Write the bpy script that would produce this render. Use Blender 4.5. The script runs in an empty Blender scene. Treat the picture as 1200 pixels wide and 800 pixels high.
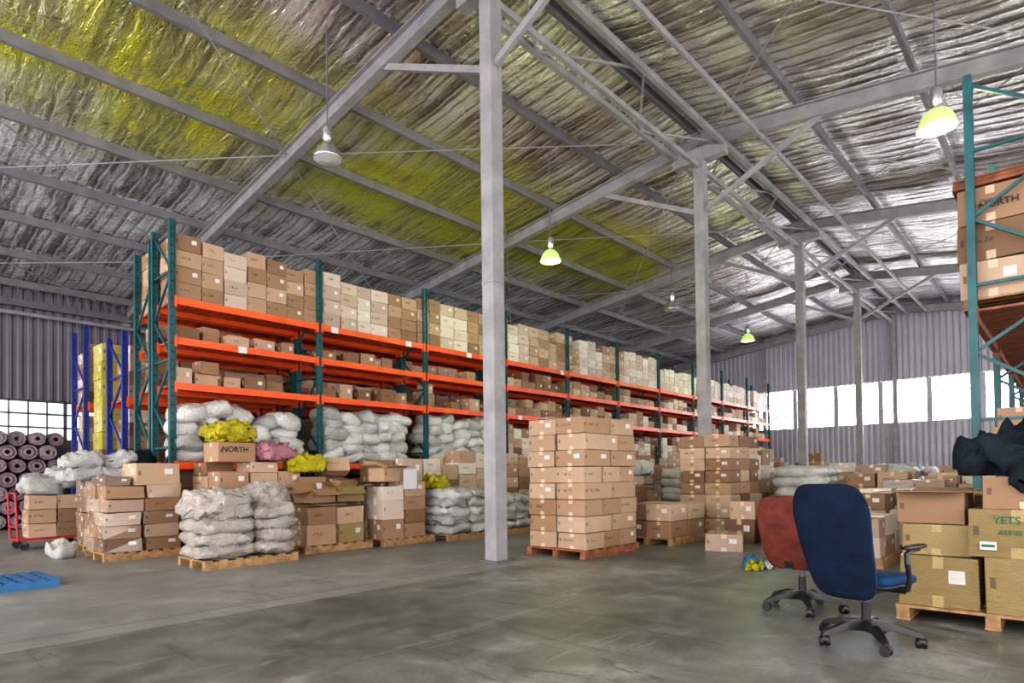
import bpy, math, random
from mathutils import Vector, Matrix, noise
R = random.Random(7)
sc = bpy.context.scene
sc.view_settings.view_transform = 'Standard'
for lk in ('Medium High Contrast', 'Standard - Medium High Contrast'):
    try:
        sc.view_settings.look = lk; break
    except Exception:
        pass

# ------------------------------------------------------------------ materials
MATS = {}
def M(nt, op, a, b=None, c=None):
    n = nt.nodes.new('ShaderNodeMath'); n.operation = op
    for i, x in enumerate((a, b, c)):
        if x is None: continue
        if isinstance(x, (int, float)): n.inputs[i].default_value = x
        else: nt.links.new(x, n.inputs[i])
    return n.outputs[0]
def MIX(nt, f, a, b, mode='MIX'):
    n = nt.nodes.new('ShaderNodeMix'); n.data_type = 'RGBA'; n.blend_type = mode
    for s, x in ((n.inputs[0], f), (n.inputs[6], a), (n.inputs[7], b)):
        if isinstance(x, (int, float)): s.default_value = x
        elif isinstance(x, tuple): s.default_value = (x[0], x[1], x[2], 1)
        else: nt.links.new(x, s)
    return n.outputs[2]
def NOISE(nt, scale, detail=3, rough=.5, vec=None, sc3=None, dist=0):
    n = nt.nodes.new('ShaderNodeTexNoise')
    n.inputs['Scale'].default_value = scale; n.inputs['Detail'].default_value = detail
    n.inputs['Roughness'].default_value = rough; n.inputs['Distortion'].default_value = dist
    if vec is None:
        tc = nt.nodes.new('ShaderNodeTexCoord'); vec = tc.outputs['Object']
    if sc3:
        mp = nt.nodes.new('ShaderNodeMapping'); mp.inputs['Scale'].default_value = sc3
        nt.links.new(vec, mp.inputs['Vector']); vec = mp.outputs[0]
    nt.links.new(vec, n.inputs['Vector'])
    return n.outputs['Fac']
def RAMP(nt, f, stops):
    n = nt.nodes.new('ShaderNodeValToRGB'); cr = n.color_ramp
    while len(cr.elements) < len(stops): cr.elements.new(.5)
    for e, (p, c) in zip(cr.elements, stops):
        e.position = p; e.color = (c[0], c[1], c[2], 1)
    nt.links.new(f, n.inputs[0]); return n.outputs[0]
def BUMP(nt, bs, h, strength, dist):
    n = nt.nodes.new('ShaderNodeBump'); n.inputs['Strength'].default_value = strength
    n.inputs['Distance'].default_value = dist
    nt.links.new(h, n.inputs['Height']); nt.links.new(n.outputs[0], bs.inputs['Normal'])
def XYZ(nt, x, y, z):
    n = nt.nodes.new('ShaderNodeCombineXYZ')
    for i, v in enumerate((x, y, z)):
        if isinstance(v, (int, float)): n.inputs[i].default_value = v
        else: nt.links.new(v, n.inputs[i])
    return n.outputs[0]
def newmat(name):
    m = bpy.data.materials.new(name); m.use_nodes = True
    nt = m.node_tree; bs = nt.nodes['Principled BSDF']; MATS[name] = m
    return m, nt, bs
def simple(name, col, rough=.5, metal=0, var=.25, vs=3, bump=.2, bsz=40, bd=.005, coat=0, emis=None, es=0, spec=.5):
    m, nt, bs = newmat(name)
    f = NOISE(nt, vs, 4, .6)
    lo = tuple(c*(1-var) for c in col); hi = tuple(min(1, c*(1+var)) for c in col)
    nt.links.new(RAMP(nt, f, [(.3, lo), (.7, hi)]), bs.inputs['Base Color'])
    bs.inputs['Roughness'].default_value = rough; bs.inputs['Metallic'].default_value = metal
    bs.inputs['Specular IOR Level'].default_value = spec
    if coat: bs.inputs['Coat Weight'].default_value = coat; bs.inputs['Coat Roughness'].default_value = .15
    if bump: BUMP(nt, bs, NOISE(nt, bsz, 3), bump, bd)
    if emis:
        bs.inputs['Emission Color'].default_value = (*emis, 1); bs.inputs['Emission Strength'].default_value = es
    return m

def cardboard(name, dark, mid, light, coat=0.0):
    m, nt, bs = newmat(name)
    uvn = nt.nodes.new('ShaderNodeUVMap'); uvn.uv_map = 'UVMap'
    sp = nt.nodes.new('ShaderNodeSeparateXYZ'); nt.links.new(uvn.outputs[0], sp.inputs[0])
    u, v = sp.outputs[0], sp.outputs[1]
    at = nt.nodes.new('ShaderNodeAttribute'); at.attribute_name = 'col'
    sr = nt.nodes.new('ShaderNodeSeparateColor'); nt.links.new(at.outputs['Color'], sr.inputs[0])
    r, g, b = sr.outputs[0], sr.outputs[1], sr.outputs[2]
    base = RAMP(nt, r, [(0, dark), (.5, mid), (1, light)])
    n1 = NOISE(nt, 5, 5, .65)
    base = MIX(nt, M(nt, 'MULTIPLY', n1, .38), base, tuple(c*.45 for c in mid))
    def band(x, c, w): return M(nt, 'LESS_THAN', M(nt, 'ABSOLUTE', M(nt, 'SUBTRACT', x, c)), w)
    top = M(nt, 'GREATER_THAN', b, .75); long_ = M(nt, 'LESS_THAN', b, .25)
    side = M(nt, 'SUBTRACT', 1, top); end = M(nt, 'SUBTRACT', side, long_)
    t1 = M(nt, 'MULTIPLY', top, band(v, .5, .07))
    t2 = M(nt, 'MULTIPLY', M(nt, 'MULTIPLY', end, band(u, .5, .07)), M(nt, 'GREATER_THAN', M(nt, 'ABSOLUTE', M(nt, 'SUBTRACT', v, .5)), .27))
    tape = M(nt, 'MAXIMUM', t1, t2)
    seam = M(nt, 'MULTIPLY', top, band(v, .5, .008))
    lab = M(nt, 'MULTIPLY', M(nt, 'MULTIPLY', side, M(nt, 'GREATER_THAN', g, .62)), M(nt, 'MULTIPLY', band(u, .74, .1), band(v, .62, .13)))
    pn = NOISE(nt, 60, 0, .5, sc3=(1, 1, .4))
    ink = M(nt, 'MULTIPLY', M(nt, 'MULTIPLY', side, M(nt, 'LESS_THAN', g, .45)), M(nt, 'MULTIPLY', band(u, .38, .17), band(v, .55, .08)))
    ink = M(nt, 'MULTIPLY', ink, M(nt, 'GREATER_THAN', pn, .5))
    hole = M(nt, 'MULTIPLY', M(nt, 'MULTIPLY', side, M(nt, 'GREATER_THAN', g, .3)), M(nt, 'MULTIPLY', band(u, .08, .03), band(v, .55, .1)))
    c = MIX(nt, M(nt, 'MULTIPLY', tape, .6), base, tuple(min(1, x*1.3) for x in light))
    c = MIX(nt, seam, c, tuple(x*.3 for x in dark))
    c = MIX(nt, M(nt, 'MULTIPLY', lab, .8), c, (.75, .75, .76))
    c = MIX(nt, M(nt, 'MULTIPLY', M(nt, 'MAXIMUM', ink, hole), .65), c, (.05, .035, .035))
    nt.links.new(c, bs.inputs['Base Color'])
    bs.inputs['Roughness'].default_value = .7
    if coat:
        bs.inputs['Coat Weight'].default_value = coat; bs.inputs['Coat Roughness'].default_value = .12
        BUMP(nt, bs, NOISE(nt, 14, 4, .6, sc3=(1, 1, 3), dist=1.5), .6, .03)
    else: BUMP(nt, bs, NOISE(nt, 25, 3), .25, .01)
    return m
cardboard('cardboard', (.17, .088, .045), (.40, .24, .14), (.66, .49, .36))
cardboard('cardboard_pale', (.36, .25, .19), (.62, .49, .40), (.86, .80, .73))
cardboard('cardboard_wrapped', (.18, .10, .06), (.39, .25, .16), (.62, .48, .39), coat=1)
cardboard('cardboard_olive', (.20, .14, .045), (.33, .235, .09), (.44, .34, .16), coat=.5)
cardboard('cardboard_yellow', (.45, .40, .05), (.52, .48, .08), (.58, .52, .16), coat=.4)
simple('carton_inside', (.17, .10, .06), .8)
simple('wood', (.36, .21, .10), .75, var=.45, vs=9, bump=.4, bsz=60)
simple('wood_red', (.28, .10, .05), .7, var=.4, vs=7)
simple('orange', (.80, .10, .010), .4, var=.2, vs=2)
simple('orange_deck', (.62, .10, .022), .5, var=.35, vs=4)
simple('teal', (.008, .090, .105), .45, var=.35)
simple('blue_paint', (.015, .035, .26), .4, var=.2)
simple('blue_plastic', (.012, .12, .30), .4, var=.2)
simple('red_paint', (.42, .022, .022), .4)
simple('steel_paint', (.27, .258, .28), .5, var=.22, vs=2.5, bump=.1)
simple('steel_dark', (.13, .12, .14), .5, var=.15)
simple('purlin', (.17, .16, .18), .5, var=.2)
simple('rubber', (.02, .02, .022), .6, var=.2)
simple('black_plastic', (.011, .011, .013), .38, var=.15, bump=.1, bsz=200, bd=.001)
simple('navy_fabric', (.005, .013, .034), .85, var=.35, vs=7, bump=.4, bsz=400, bd=.001, spec=.22)
simple('blue_seat', (.006, .045, .13), .8, var=.2, vs=20, bump=.4, bsz=400, bd=.001, spec=.3)
simple('red_fabric', (.125, .026, .017), .8, var=.4, vs=10, bump=.4, bsz=300, bd=.001, spec=.3)
simple('dark_cloth', (.006, .012, .02), .85, var=.6, vs=6, bump=.8, bsz=14, bd=.04, spec=.3)
simple('green_cloth', (.01, .12, .10), .8, var=.4)
simple('green_print', (.02, .13, .06), .7, var=.2)
simple('paper', (.66, .66, .70), .6, var=.05)
simple('ink', (.03, .025, .025), .7, var=.1, bump=0)
simple('roll', (.10, .07, .10), .5, var=.5, vs=5)
simple('roll_plum', (.19, .12, .18), .5, var=.4, vs=5)
simple('roll_grey', (.26, .22, .25), .5, var=.4, vs=5)
simple('roll_end', (.30, .23, .26), .7, var=.5, vs=20)
simple('blockwall', (.14, .13, .16), .8, var=.15, vs=2)
simple('lamp_metal', (.5, .5, .52), .25, .8, var=.1)
simple('lamp_lit_shade', (.5, .6, .3), .4, var=.1, emis=(.45, .9, .06), es=.6)
simple('glow_green', (.5, .9, .2), .4, emis=(.66, 1, .13), es=3.0, bump=0)
simple('glass_off', (.55, .58, .6), .15, var=.05, bump=0)
def sackmat(name, col, rough, sheen_b=.7):
    m, nt, bs = newmat(name)
    f = NOISE(nt, 3, 5, .65)
    nt.links.new(RAMP(nt, f, [(.3, tuple(c*.66 for c in col)), (.65, col)]), bs.inputs['Base Color'])
    bs.inputs['Roughness'].default_value = rough
    h = M(nt, 'ADD', NOISE(nt, 9, 4, .6, dist=2.5), M(nt, 'MULTIPLY', NOISE(nt, 28, 3, .6, dist=1.5), .5))
    BUMP(nt, bs, h, sheen_b, .06)
sackmat('sack_white', (.76, .75, .75), .35)
sackmat('sack_grey', (.56, .56, .56), .32)
sackmat('bag_clear', (.66, .59, .55), .2, 1)
sackmat('bag_yellow', (.70, .60, .015), .3, 1)
sackmat('bag_pink', (.55, .24, .31), .35)

# silver foil insulation under the ribbed roof sheets
m, nt, bs = newmat('foil')
tc = nt.nodes.new('ShaderNodeTexCoord'); OB = tc.outputs['Object']
sepo = nt.nodes.new('ShaderNodeSeparateXYZ'); nt.links.new(OB, sepo.inputs[0])
ox, oy = sepo.outputs[0], sepo.outputs[1]
bay = M(nt, 'FLOOR', M(nt, 'DIVIDE', M(nt, 'SUBTRACT', oy, 6.12), 1.97))
wobx = M(nt, 'ADD', ox, M(nt, 'MULTIPLY', M(nt, 'SUBTRACT', NOISE(nt, 1.1, 2, .5, OB), .5), .16))
cx_ = M(nt, 'DIVIDE', wobx, .30); cell = M(nt, 'FLOOR', cx_); fr_ = M(nt, 'FRACT', cx_)
wn = nt.nodes.new('ShaderNodeTexWhiteNoise'); wn.noise_dimensions = '2D'
nt.links.new(XYZ(nt, cell, bay, 0), wn.inputs['Vector']); rnd = wn.outputs['Value']
bo = M(nt, 'MULTIPLY', bay, 17.37)
v1 = XYZ(nt, M(nt, 'ADD', M(nt, 'MULTIPLY', ox, 4.2), bo), M(nt, 'MULTIPLY', oy, .8), 0)
v2 = XYZ(nt, M(nt, 'ADD', M(nt, 'MULTIPLY', ox, 11), bo), M(nt, 'MULTIPLY', oy, 2.8), 0)
s1 = NOISE(nt, 1, 2, .5, v1, None, .2); s2 = NOISE(nt, 1, 3, .6, v2, None, .6)
crease = M(nt, 'ABSOLUTE', M(nt, 'SUBTRACT', NOISE(nt, 1, 3, .6, v2, None, 1.0), .5))
crk = M(nt, 'ABSOLUTE', M(nt, 'SUBTRACT', NOISE(nt, 4.5, 3, .6, OB, None, .5), .5))
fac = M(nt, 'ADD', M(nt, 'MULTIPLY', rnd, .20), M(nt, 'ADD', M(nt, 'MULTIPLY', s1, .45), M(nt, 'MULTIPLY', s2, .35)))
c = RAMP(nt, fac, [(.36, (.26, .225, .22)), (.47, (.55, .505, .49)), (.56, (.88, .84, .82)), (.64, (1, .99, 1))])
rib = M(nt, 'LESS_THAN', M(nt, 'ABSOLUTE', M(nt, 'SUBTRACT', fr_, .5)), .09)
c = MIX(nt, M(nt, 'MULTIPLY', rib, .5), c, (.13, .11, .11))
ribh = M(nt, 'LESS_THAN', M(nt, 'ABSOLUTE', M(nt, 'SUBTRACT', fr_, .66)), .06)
c = MIX(nt, M(nt, 'MULTIPLY', ribh, .5), c, (1, 1, 1))  # highlight along each rib painted into the colour, beside the dark groove line
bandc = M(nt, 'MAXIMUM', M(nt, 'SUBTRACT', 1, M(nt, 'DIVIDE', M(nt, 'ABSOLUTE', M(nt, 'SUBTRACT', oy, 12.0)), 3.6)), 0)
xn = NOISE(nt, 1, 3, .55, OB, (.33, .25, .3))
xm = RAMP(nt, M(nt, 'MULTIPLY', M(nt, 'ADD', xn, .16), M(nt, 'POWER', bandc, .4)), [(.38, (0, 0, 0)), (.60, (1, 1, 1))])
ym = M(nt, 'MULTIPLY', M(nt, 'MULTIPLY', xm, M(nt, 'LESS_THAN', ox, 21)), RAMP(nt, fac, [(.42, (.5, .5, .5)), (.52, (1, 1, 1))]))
c = MIX(nt, M(nt, 'MULTIPLY', ym, .9), c, (.82, .82, .035))  # yellow-green reflections on the foil, painted into its colour as a band
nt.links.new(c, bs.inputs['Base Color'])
bs.inputs['Metallic'].default_value = .70; bs.inputs['Roughness'].default_value = .27
ribb = M(nt, 'SINE', M(nt, 'MULTIPLY', cx_, 6.2832))
hh_ = M(nt, 'ADD', M(nt, 'MULTIPLY', s1, .32), M(nt, 'ADD', M(nt, 'MULTIPLY', s2, .30), M(nt, 'ADD', M(nt, 'MULTIPLY', crk, .42), M(nt, 'MULTIPLY', crease, .32))))
BUMP(nt, bs, M(nt, 'ADD', hh_, M(nt, 'MULTIPLY', ribb, .06)), 1.0, .13)

# floor concrete
m, nt, bs = newmat('concrete')
tc = nt.nodes.new('ShaderNodeTexCoord')
a = NOISE(nt, .35, 6, .62); b = NOISE(nt, 2.2, 6, .7, dist=.6); d = NOISE(nt, 30, 3)
f = M(nt, 'ADD', M(nt, 'MULTIPLY', a, .55), M(nt, 'MULTIPLY', b, .45))
c = RAMP(nt, f, [(.38, (.062, .072, .064)), (.46, (.118, .128, .117)), (.53, (.178, .184, .170)), (.60, (.29, .29, .275))])
scuff = NOISE(nt, 1, 5, .7, tc.outputs['Object'], (.5, 4, 1), 1.2)
c = MIX(nt, M(nt, 'MULTIPLY', M(nt, 'GREATER_THAN', scuff, .60), .28), c, (.36, .36, .34))
scuff2 = NOISE(nt, 1, 5, .7, tc.outputs['Object'], (3, .5, 1), 1.5)
c = MIX(nt, M(nt, 'MULTIPLY', M(nt, 'GREATER_THAN', scuff2, .61), .4), c, (.048, .053, .048))
st = NOISE(nt, 1.1, 2, .5, None, None, .8)
c = MIX(nt, RAMP(nt, st, [(.60, (0, 0, 0)), (.70, (.5, .5, .5))]), c, (.06, .07, .06))
c = MIX(nt, M(nt, 'MULTIPLY', M(nt, 'GREATER_THAN', d, .62), .25), c, (.06, .06, .06))
sp = nt.nodes.new('ShaderNodeSeparateXYZ'); nt.links.new(tc.outputs['Object'], sp.inputs[0])
wob = M(nt, 'MULTIPLY', M(nt, 'SUBTRACT', NOISE(nt, 3, 3), .5), .05)
def line(x, c0, w): return M(nt, 'LESS_THAN', M(nt, 'ABSOLUTE', M(nt, 'SUBTRACT', M(nt, 'ADD', x, wob), c0)), w)
strip = line(sp.outputs[1], 5.7, .16)
c = MIX(nt, M(nt, 'MULTIPLY', strip, .3), c, (.38, .38, .38))
for ax, c0 in ((1, 5.52), (1, 5.88), (0, 6.2), (0, 12.85), (1, -1), (0, 19.5), (1, 13)):
    c = MIX(nt, M(nt, 'MULTIPLY', line(sp.outputs[ax], c0, .008), .6), c, (.04, .04, .04))
lz = M(nt, 'GREATER_THAN', sp.outputs[1], 5.88)
c = MIX(nt, M(nt, 'MULTIPLY', lz, .25), c, (.38, .365, .39))
nt.links.new(c, bs.inputs['Base Color'])
nt.links.new(M(nt, 'ADD', M(nt, 'MULTIPLY', b, .5), .18), bs.inputs['Roughness'])
bs.inputs['Specular IOR Level'].default_value = .42
BUMP(nt, bs, NOISE(nt, 60, 4), .12, .004)

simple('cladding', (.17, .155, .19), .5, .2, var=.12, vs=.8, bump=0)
simple('cladding_far', (.40, .39, .46), .5, .1, var=.1, vs=.8, bump=0)  # far-end haze put into the colour as a paler cladding tone
m, nt, bs = newmat('window_light')
bs.inputs['Base Color'].default_value = (.8, .85, .9, 1)
bs.inputs['Emission Color'].default_value = (.93, .96, 1, 1)
nt.links.new(M(nt, 'ADD', M(nt, 'MULTIPLY', NOISE(nt, 1.2, 3), 4.0), 9.0), bs.inputs['Emission Strength'])
m, nt, bs = newmat('window_light_side')
bs.inputs['Base Color'].default_value = (.8, .85, .9, 1)
bs.inputs['Emission Color'].default_value = (.80, .95, 1, 1)
nt.links.new(M(nt, 'ADD', M(nt, 'MULTIPLY', NOISE(nt, 1.6, 3), 3.0), -.2), bs.inputs['Emission Strength'])

# ------------------------------------------------------------------ mesh builder
def sgnpow(x, e): return math.copysign(abs(x)**e, x)
class MB:
    def __init__(s): s.v = []; s.f = []; s.mi = []; s.uv = []; s.col = []; s.sm = []; s.mn = []
    def mat(s, n):
        if n not in s.mn: s.mn.append(n)
        return s.mn.index(n)
    def add(s, vs, fs, mat, cols=None, uvs=None, smooth=False):
        o = len(s.v); s.v.extend(vs); mi = s.mat(mat)
        for i, f in enumerate(fs):
            s.f.append([o+k for k in f]); s.mi.append(mi); s.sm.append(smooth)
            c = cols[i] if cols else (.5, .5, 0, 1)
            if uvs: s.uv.extend(uvs[i])
            else: s.uv.extend([(0, 0)]*len(f))
            s.col.extend([c]*len(f))
    def box(s, x, y, z0, sx, sy, sz, rot=0, mat='cardboard', jit=0, tilt=None, colr=None):
        """x,y centre; z0 base"""
        r, g = (R.random(), R.random()) if colr is None else colr
        ca, sa = math.cos(rot), math.sin(rot); vs = []
        T = Matrix.Rotation(tilt, 3, 'X') if tilt else None
        lift = abs(math.sin(tilt))*sy/2 if tilt else 0
        for dz in (0, 1):
            for dx, dy in ((-1, -1), (1, -1), (1, 1), (-1, 1)):
                px, py, pz = dx*sx/2+R.uniform(-jit, jit), dy*sy/2+R.uniform(-jit, jit), dz*sz+(R.uniform(-jit, jit) if dz else 0)
                if T: q = T @ Vector((px, py, pz)); px, py, pz = q; pz += lift
                vs.append((x+px*ca-py*sa, y+px*sa+py*ca, z0+pz))
        fs = [(0, 1, 5, 4), (1, 2, 6, 5), (2, 3, 7, 6), (3, 0, 4, 7), (4, 5, 6, 7), (3, 2, 1, 0)]
        ft = [0, .5, 0, .5, 1, 1]; q = [(0, 0), (1, 0), (1, 1), (0, 1)]
        s.add(vs, fs, mat, [(r, g, t, 1) for t in ft], [q]*6)
    def open_box(s, x, y, z0, sx, sy, sz, rot=0, mat='cardboard', ang=(.5, .2, -.3, .1)):
        """open-topped carton with four flaps; ang = elevation of each flap"""
        ca, sa = math.cos(rot), math.sin(rot); t = .008; r, g = R.random(), .56
        W = lambda p: (x+p[0]*ca-p[1]*sa, y+p[0]*sa+p[1]*ca, z0+p[2])
        hx, hy = sx/2, sy/2; q = [(0, 0), (1, 0), (1, 1), (0, 1)]
        def slab(pts, n):
            a = [W(p) for p in pts]; b2 = [W((p[0]+n[0]*t, p[1]+n[1]*t, p[2]+n[2]*t)) for p in pts]
            s.add(a+b2, [(0, 1, 2, 3), (7, 6, 5, 4), (0, 4, 5, 1), (1, 5, 6, 2), (2, 6, 7, 3), (3, 7, 4, 0)], mat, [(r, g, 0, 1)]*6, [q]*6)
        for i, (dx, dy) in enumerate(((0, -1), (1, 0), (0, 1), (-1, 0))):
            tx, ty = -dy, dx; hw = hx if dx == 0 else hy; hd = hy if dx == 0 else hx
            P = lambda u, d, z: (tx*u+dx*d, ty*u+dy*d, z)
            slab([P(-hw, hd, 0), P(hw, hd, 0), P(hw, hd, sz), P(-hw, hd, sz)], (-dx, -dy, 0))
            L_ = hd*.8 if hd < hw*1.2 else hw*.8
            e, zz = math.cos(ang[i])*L_, math.sin(ang[i])*L_
            slab([P(-hw*.97, hd, sz), P(hw*.97, hd, sz), P(hw*.97, hd+e, sz+zz), P(-hw*.97, hd+e, sz+zz)], (0, 0, 1))
        s.add([W((-hx, -hy, sz*.55)), W((hx, -hy, sz*.55)), W((hx, hy, sz*.55)), W((-hx, hy, sz*.55))], [(0, 1, 2, 3)], 'carton_inside')
    def bb(s, x0, x1, y0, y1, z0, z1, mat):
        s.box((x0+x1)/2, (y0+y1)/2, z0, abs(x1-x0), abs(y1-y0), z1-z0, mat=mat)
    def bar(s, p0, p1, w, h, mat, up=(0, 0, 1)):
        p0 = Vector(p0); p1 = Vector(p1); d = (p1-p0).normalized(); u = Vector(up)
        if abs(d.dot(u)) > .99: u = Vector((0, 1, 0))
        sd = d.cross(u).normalized(); u = sd.cross(d).normalized()
        vs = []
        for p in (p0, p1):
            for a, b in ((-1, -1), (1, -1), (1, 1), (-1, 1)): vs.append(tuple(p+sd*a*w/2+u*b*h/2))
        s.add(vs, [(0, 1, 2, 3), (7, 6, 5, 4), (0, 4, 5, 1), (1, 5, 6, 2), (2, 6, 7, 3), (3, 7, 4, 0)], mat)
    def ibeam(s, p0, p1, w, h, mat, t=.02, up=(0, 0, 1)):
        p0 = Vector(p0); p1 = Vector(p1); d = (p1-p0).normalized(); u = Vector(up)
        if abs(d.dot(u)) > .99: u = Vector((0, 1, 0))
        sd = d.cross(u).normalized(); u = sd.cross(d).normalized()
        s.bar(p0, p1, t*.7, h-2*t, mat, up)
        for k in (-1, 1):
            o = u*k*(h/2-t/2); s.bar(p0+o, p1+o, w, t, mat, up)
    def cyl(s, p0, p1, r0, r1=None, n=14, mat='steel_paint', cap=True, smooth=True):
        r1 = r0 if r1 is None else r1
        p0 = Vector(p0); p1 = Vector(p1); d = (p1-p0).normalized()
        a = d.orthogonal().normalized(); b = d.cross(a)
        vs = [tuple(p0+(a*math.cos(t)+b*math.sin(t))*r0) for t in [2*math.pi*i/n for i in range(n)]]
        vs += [tuple(p1+(a*math.cos(t)+b*math.sin(t))*r1) for t in [2*math.pi*i/n for i in range(n)]]
        s.add(vs, [(i, (i+1) % n, n+(i+1) % n, n+i) for i in range(n)], mat, smooth=smooth)
        if cap: s.add(vs, [tuple(range(n-1, -1, -1)), tuple(range(n, 2*n))], mat)
    def lathe(s, c, prof, n=24, mat='steel_paint', axis='Z'):
        vs = []; k = len(prof)
        for i in range(n):
            t = 2*math.pi*i/n
            for r, z in prof:
                q = (r*math.cos(t), r*math.sin(t), z)
                if axis == 'Y': q = (q[0], q[2], q[1])
                vs.append((c[0]+q[0], c[1]+q[1], c[2]+q[2]))
        fs = [(i*k+j, ((i+1) % n)*k+j, ((i+1) % n)*k+j+1, i*k+j+1) for i in range(n) for j in range(k-1)]
        s.add(vs, fs, mat, smooth=True)
    def sell(s, a, b, c, e1, e2, fn, mat, nl=14, nn=22):
        """superellipsoid: pole axis is local z; fn maps to final"""
        vs = []
        for i in range(nl+1):
            t = -math.pi/2+math.pi*i/nl
            for j in range(nn):
                p = 2*math.pi*j/nn
                ct = sgnpow(max(math.cos(t), 1e-9), e1)
                vs.append(tuple(fn(Vector((a*ct*sgnpow(math.cos(p), e2), b*ct*sgnpow(math.sin(p), e2), c*sgnpow(math.sin(t), e1))))))
        fs = [(i*nn+j, i*nn+(j+1) % nn, (i+1)*nn+(j+1) % nn, (i+1)*nn+j) for i in range(nl) for j in range(nn)]
        s.add(vs, fs, mat, smooth=True)
    def sack(s, x, y, z0, sx, sy, sz, rot=0, mat='sack_white', wr=.05, tilt=0, nl=12, nn=20, fr=3.0):
        ca, sa = math.cos(rot), math.sin(rot); sd = Vector((R.random()*50, R.random()*50, R.random()*50))
        T = Matrix.Rotation(tilt, 3, 'Y')
        def fn(p):
            k = 1+.10*abs(p.x/(sx/2))*abs(p.y/(sy/2))     # ears at corners
            q = Vector((p.x*k, p.y*k, p.z))
            nz = noise.noise(q*fr+sd); n2 = noise.noise(q*fr*2.6+sd)
            q = q*(1+wr*1.6*nz)+Vector((0, 0, wr*.5*n2))
            q = T @ q
            q.z = max(q.z, -sz*.40)
            return Vector((x+q.x*ca-q.y*sa, y+q.x*sa+q.y*ca, z0+sz*.40+q.z))
        s.sell(sx/2, sy/2, sz/2, .75, .55, fn, mat, nl, nn)
    def build(s, name, parent=None, bevel=0, loc=None, rot=None):
        me = bpy.data.meshes.new(name); me.from_pydata(s.v, [], s.f)
        for n in s.mn: me.materials.append(MATS[n])
        me.polygons.foreach_set('material_index', s.mi); me.polygons.foreach_set('use_smooth', s.sm)
        ul = me.uv_layers.new(name='UVMap'); ul.data.foreach_set('uv', [k for q in s.uv for k in q])
        ca = me.color_attributes.new('col', 'FLOAT_COLOR', 'CORNER'); ca.data.foreach_set('color', [k for q in s.col for k in q])
        me.update()
        ob = bpy.data.objects.new(name, me); sc.collection.objects.link(ob)
        if bevel:
            b = ob.modifiers.new('bevel', 'BEVEL'); b.width = bevel; b.segments = 2; b.limit_method = 'ANGLE'
        if parent: ob.parent = parent
        if loc: ob.location = loc
        if rot is not None: ob.rotation_euler = rot
        return ob
def empty(name, loc=(0, 0, 0), rz=0):
    e = bpy.data.objects.new(name, None); sc.collection.objects.link(e)
    e.location = loc; e.rotation_euler = (0, 0, rz); e.empty_display_size = .2
    return e
def text(body, loc, rot, size, parent=None, mat='ink', name='printed_text'):
    cu = bpy.data.curves.new(name, 'FONT'); cu.body = body; cu.size = size; cu.extrude = .001; cu.offset = .003*size/.2
    cu.align_x = 'CENTER'; cu.align_y = 'CENTER'; cu.materials.append(MATS[mat])
    o = bpy.data.objects.new(name, cu); sc.collection.objects.link(o); o.location = loc; o.rotation_euler = rot
    if parent: o.parent = parent
    return o

# ------------------------------------------------------------------ room shell
XE, YW, YR, XB, YRIDGE = 33.0, 22.6, -10.6, -8.0, 6.0
def zr(y): return 8.6-.13*abs(y-YRIDGE)
b = MB(); b.bb(XB, XE+.2, YR, YW+.2, -.2, 0, 'concrete'); b.build('floor')

# foil lining: ribbed along the slope, sagging between purlins
b = MB(); nx = 960
pur = [YRIDGE+.12+1.97*k for k in range(0, 9)]+[YRIDGE-.12-1.97*k for k in range(0, 9)]
pur = [p for p in pur if YR < p < YW]
NY = 118; vs = []
for j in range(NY+1):
    y = YR+(YW+.25-YR)*j/NY
    d = min(abs(y-p) for p in pur); sg_ = math.sin(min(d/.98, 1)*math.pi/2); sag = .045*sg_
    for i in range(nx+1):
        x = XB+(XE+.2-XB)*i/nx
        sn = math.sin(x*2*math.pi/.30+.5*noise.noise(Vector((x*.8, y*.3, 0))))
        rip = .014*math.copysign(abs(sn)**.6, sn)*(.4+.6*sg_)
        nz = .026*noise.noise(Vector((x*2.6, y*1.2, 3)))*(.3+.7*sg_)
        vs.append((x, y, zr(y)+.42-sag+rip+nz))
W = nx+1
fs = [(j*W+i, (j+1)*W+i, (j+1)*W+i+1, j*W+i+1) for j in range(NY) for i in range(nx)]
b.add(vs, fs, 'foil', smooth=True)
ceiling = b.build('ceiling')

def clad_strip(mb, fixed, a0, a1, z0, z1f, mat, axis, sgn):
    per = .24; n = int((a1-a0)/per); vs = []; prof = ((0, 0), (.35, 0), (.5, 1), (.85, 1))
    pts = []
    for i in range(n):
        for t, o in prof: pts.append((a0+(i+t)*(a1-a0)/n, o*.04))
    pts.append((a1, 0))
    for a, o in pts:
        f = fixed-sgn*o
        for z in (z0, z1f(a)):
            vs.append((a, f, z) if axis == 'X' else (f, a, z))
    fs = [(2*i, 2*i+2, 2*i+3, 2*i+1) for i in range(len(pts)-1)]
    mb.add(vs, fs, mat)
b = MB()
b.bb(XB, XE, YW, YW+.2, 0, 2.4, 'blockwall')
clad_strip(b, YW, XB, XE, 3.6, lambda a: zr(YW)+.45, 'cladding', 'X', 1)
b.bb(XB, XE, YW+.1, YW+.2, 3.55, 6.8, 'blockwall')
b.build('wall_left')
b = MB()
b.bb(XB, XE, YW+.12, YW+.14, 2.4, 3.6, 'window_light_side')
x = XB
while x < XE:
    b.bar((x, YW+.08, 2.4), (x, YW+.08, 3.6), .09 if round((x-XB)/.45) % 4 == 0 else .035, .05, 'steel_dark', up=(0, 1, 0)); x += .45
for z in (2.42, 2.8, 3.2, 3.58): b.bar((XB, YW+.08, z), (XE, YW+.08, z), .05, .05, 'steel_dark')
b.build('window_1')
b = MB()
b.bb(XE, XE+.2, YR, YW, 0, 3.4, 'cladding_far')
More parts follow.
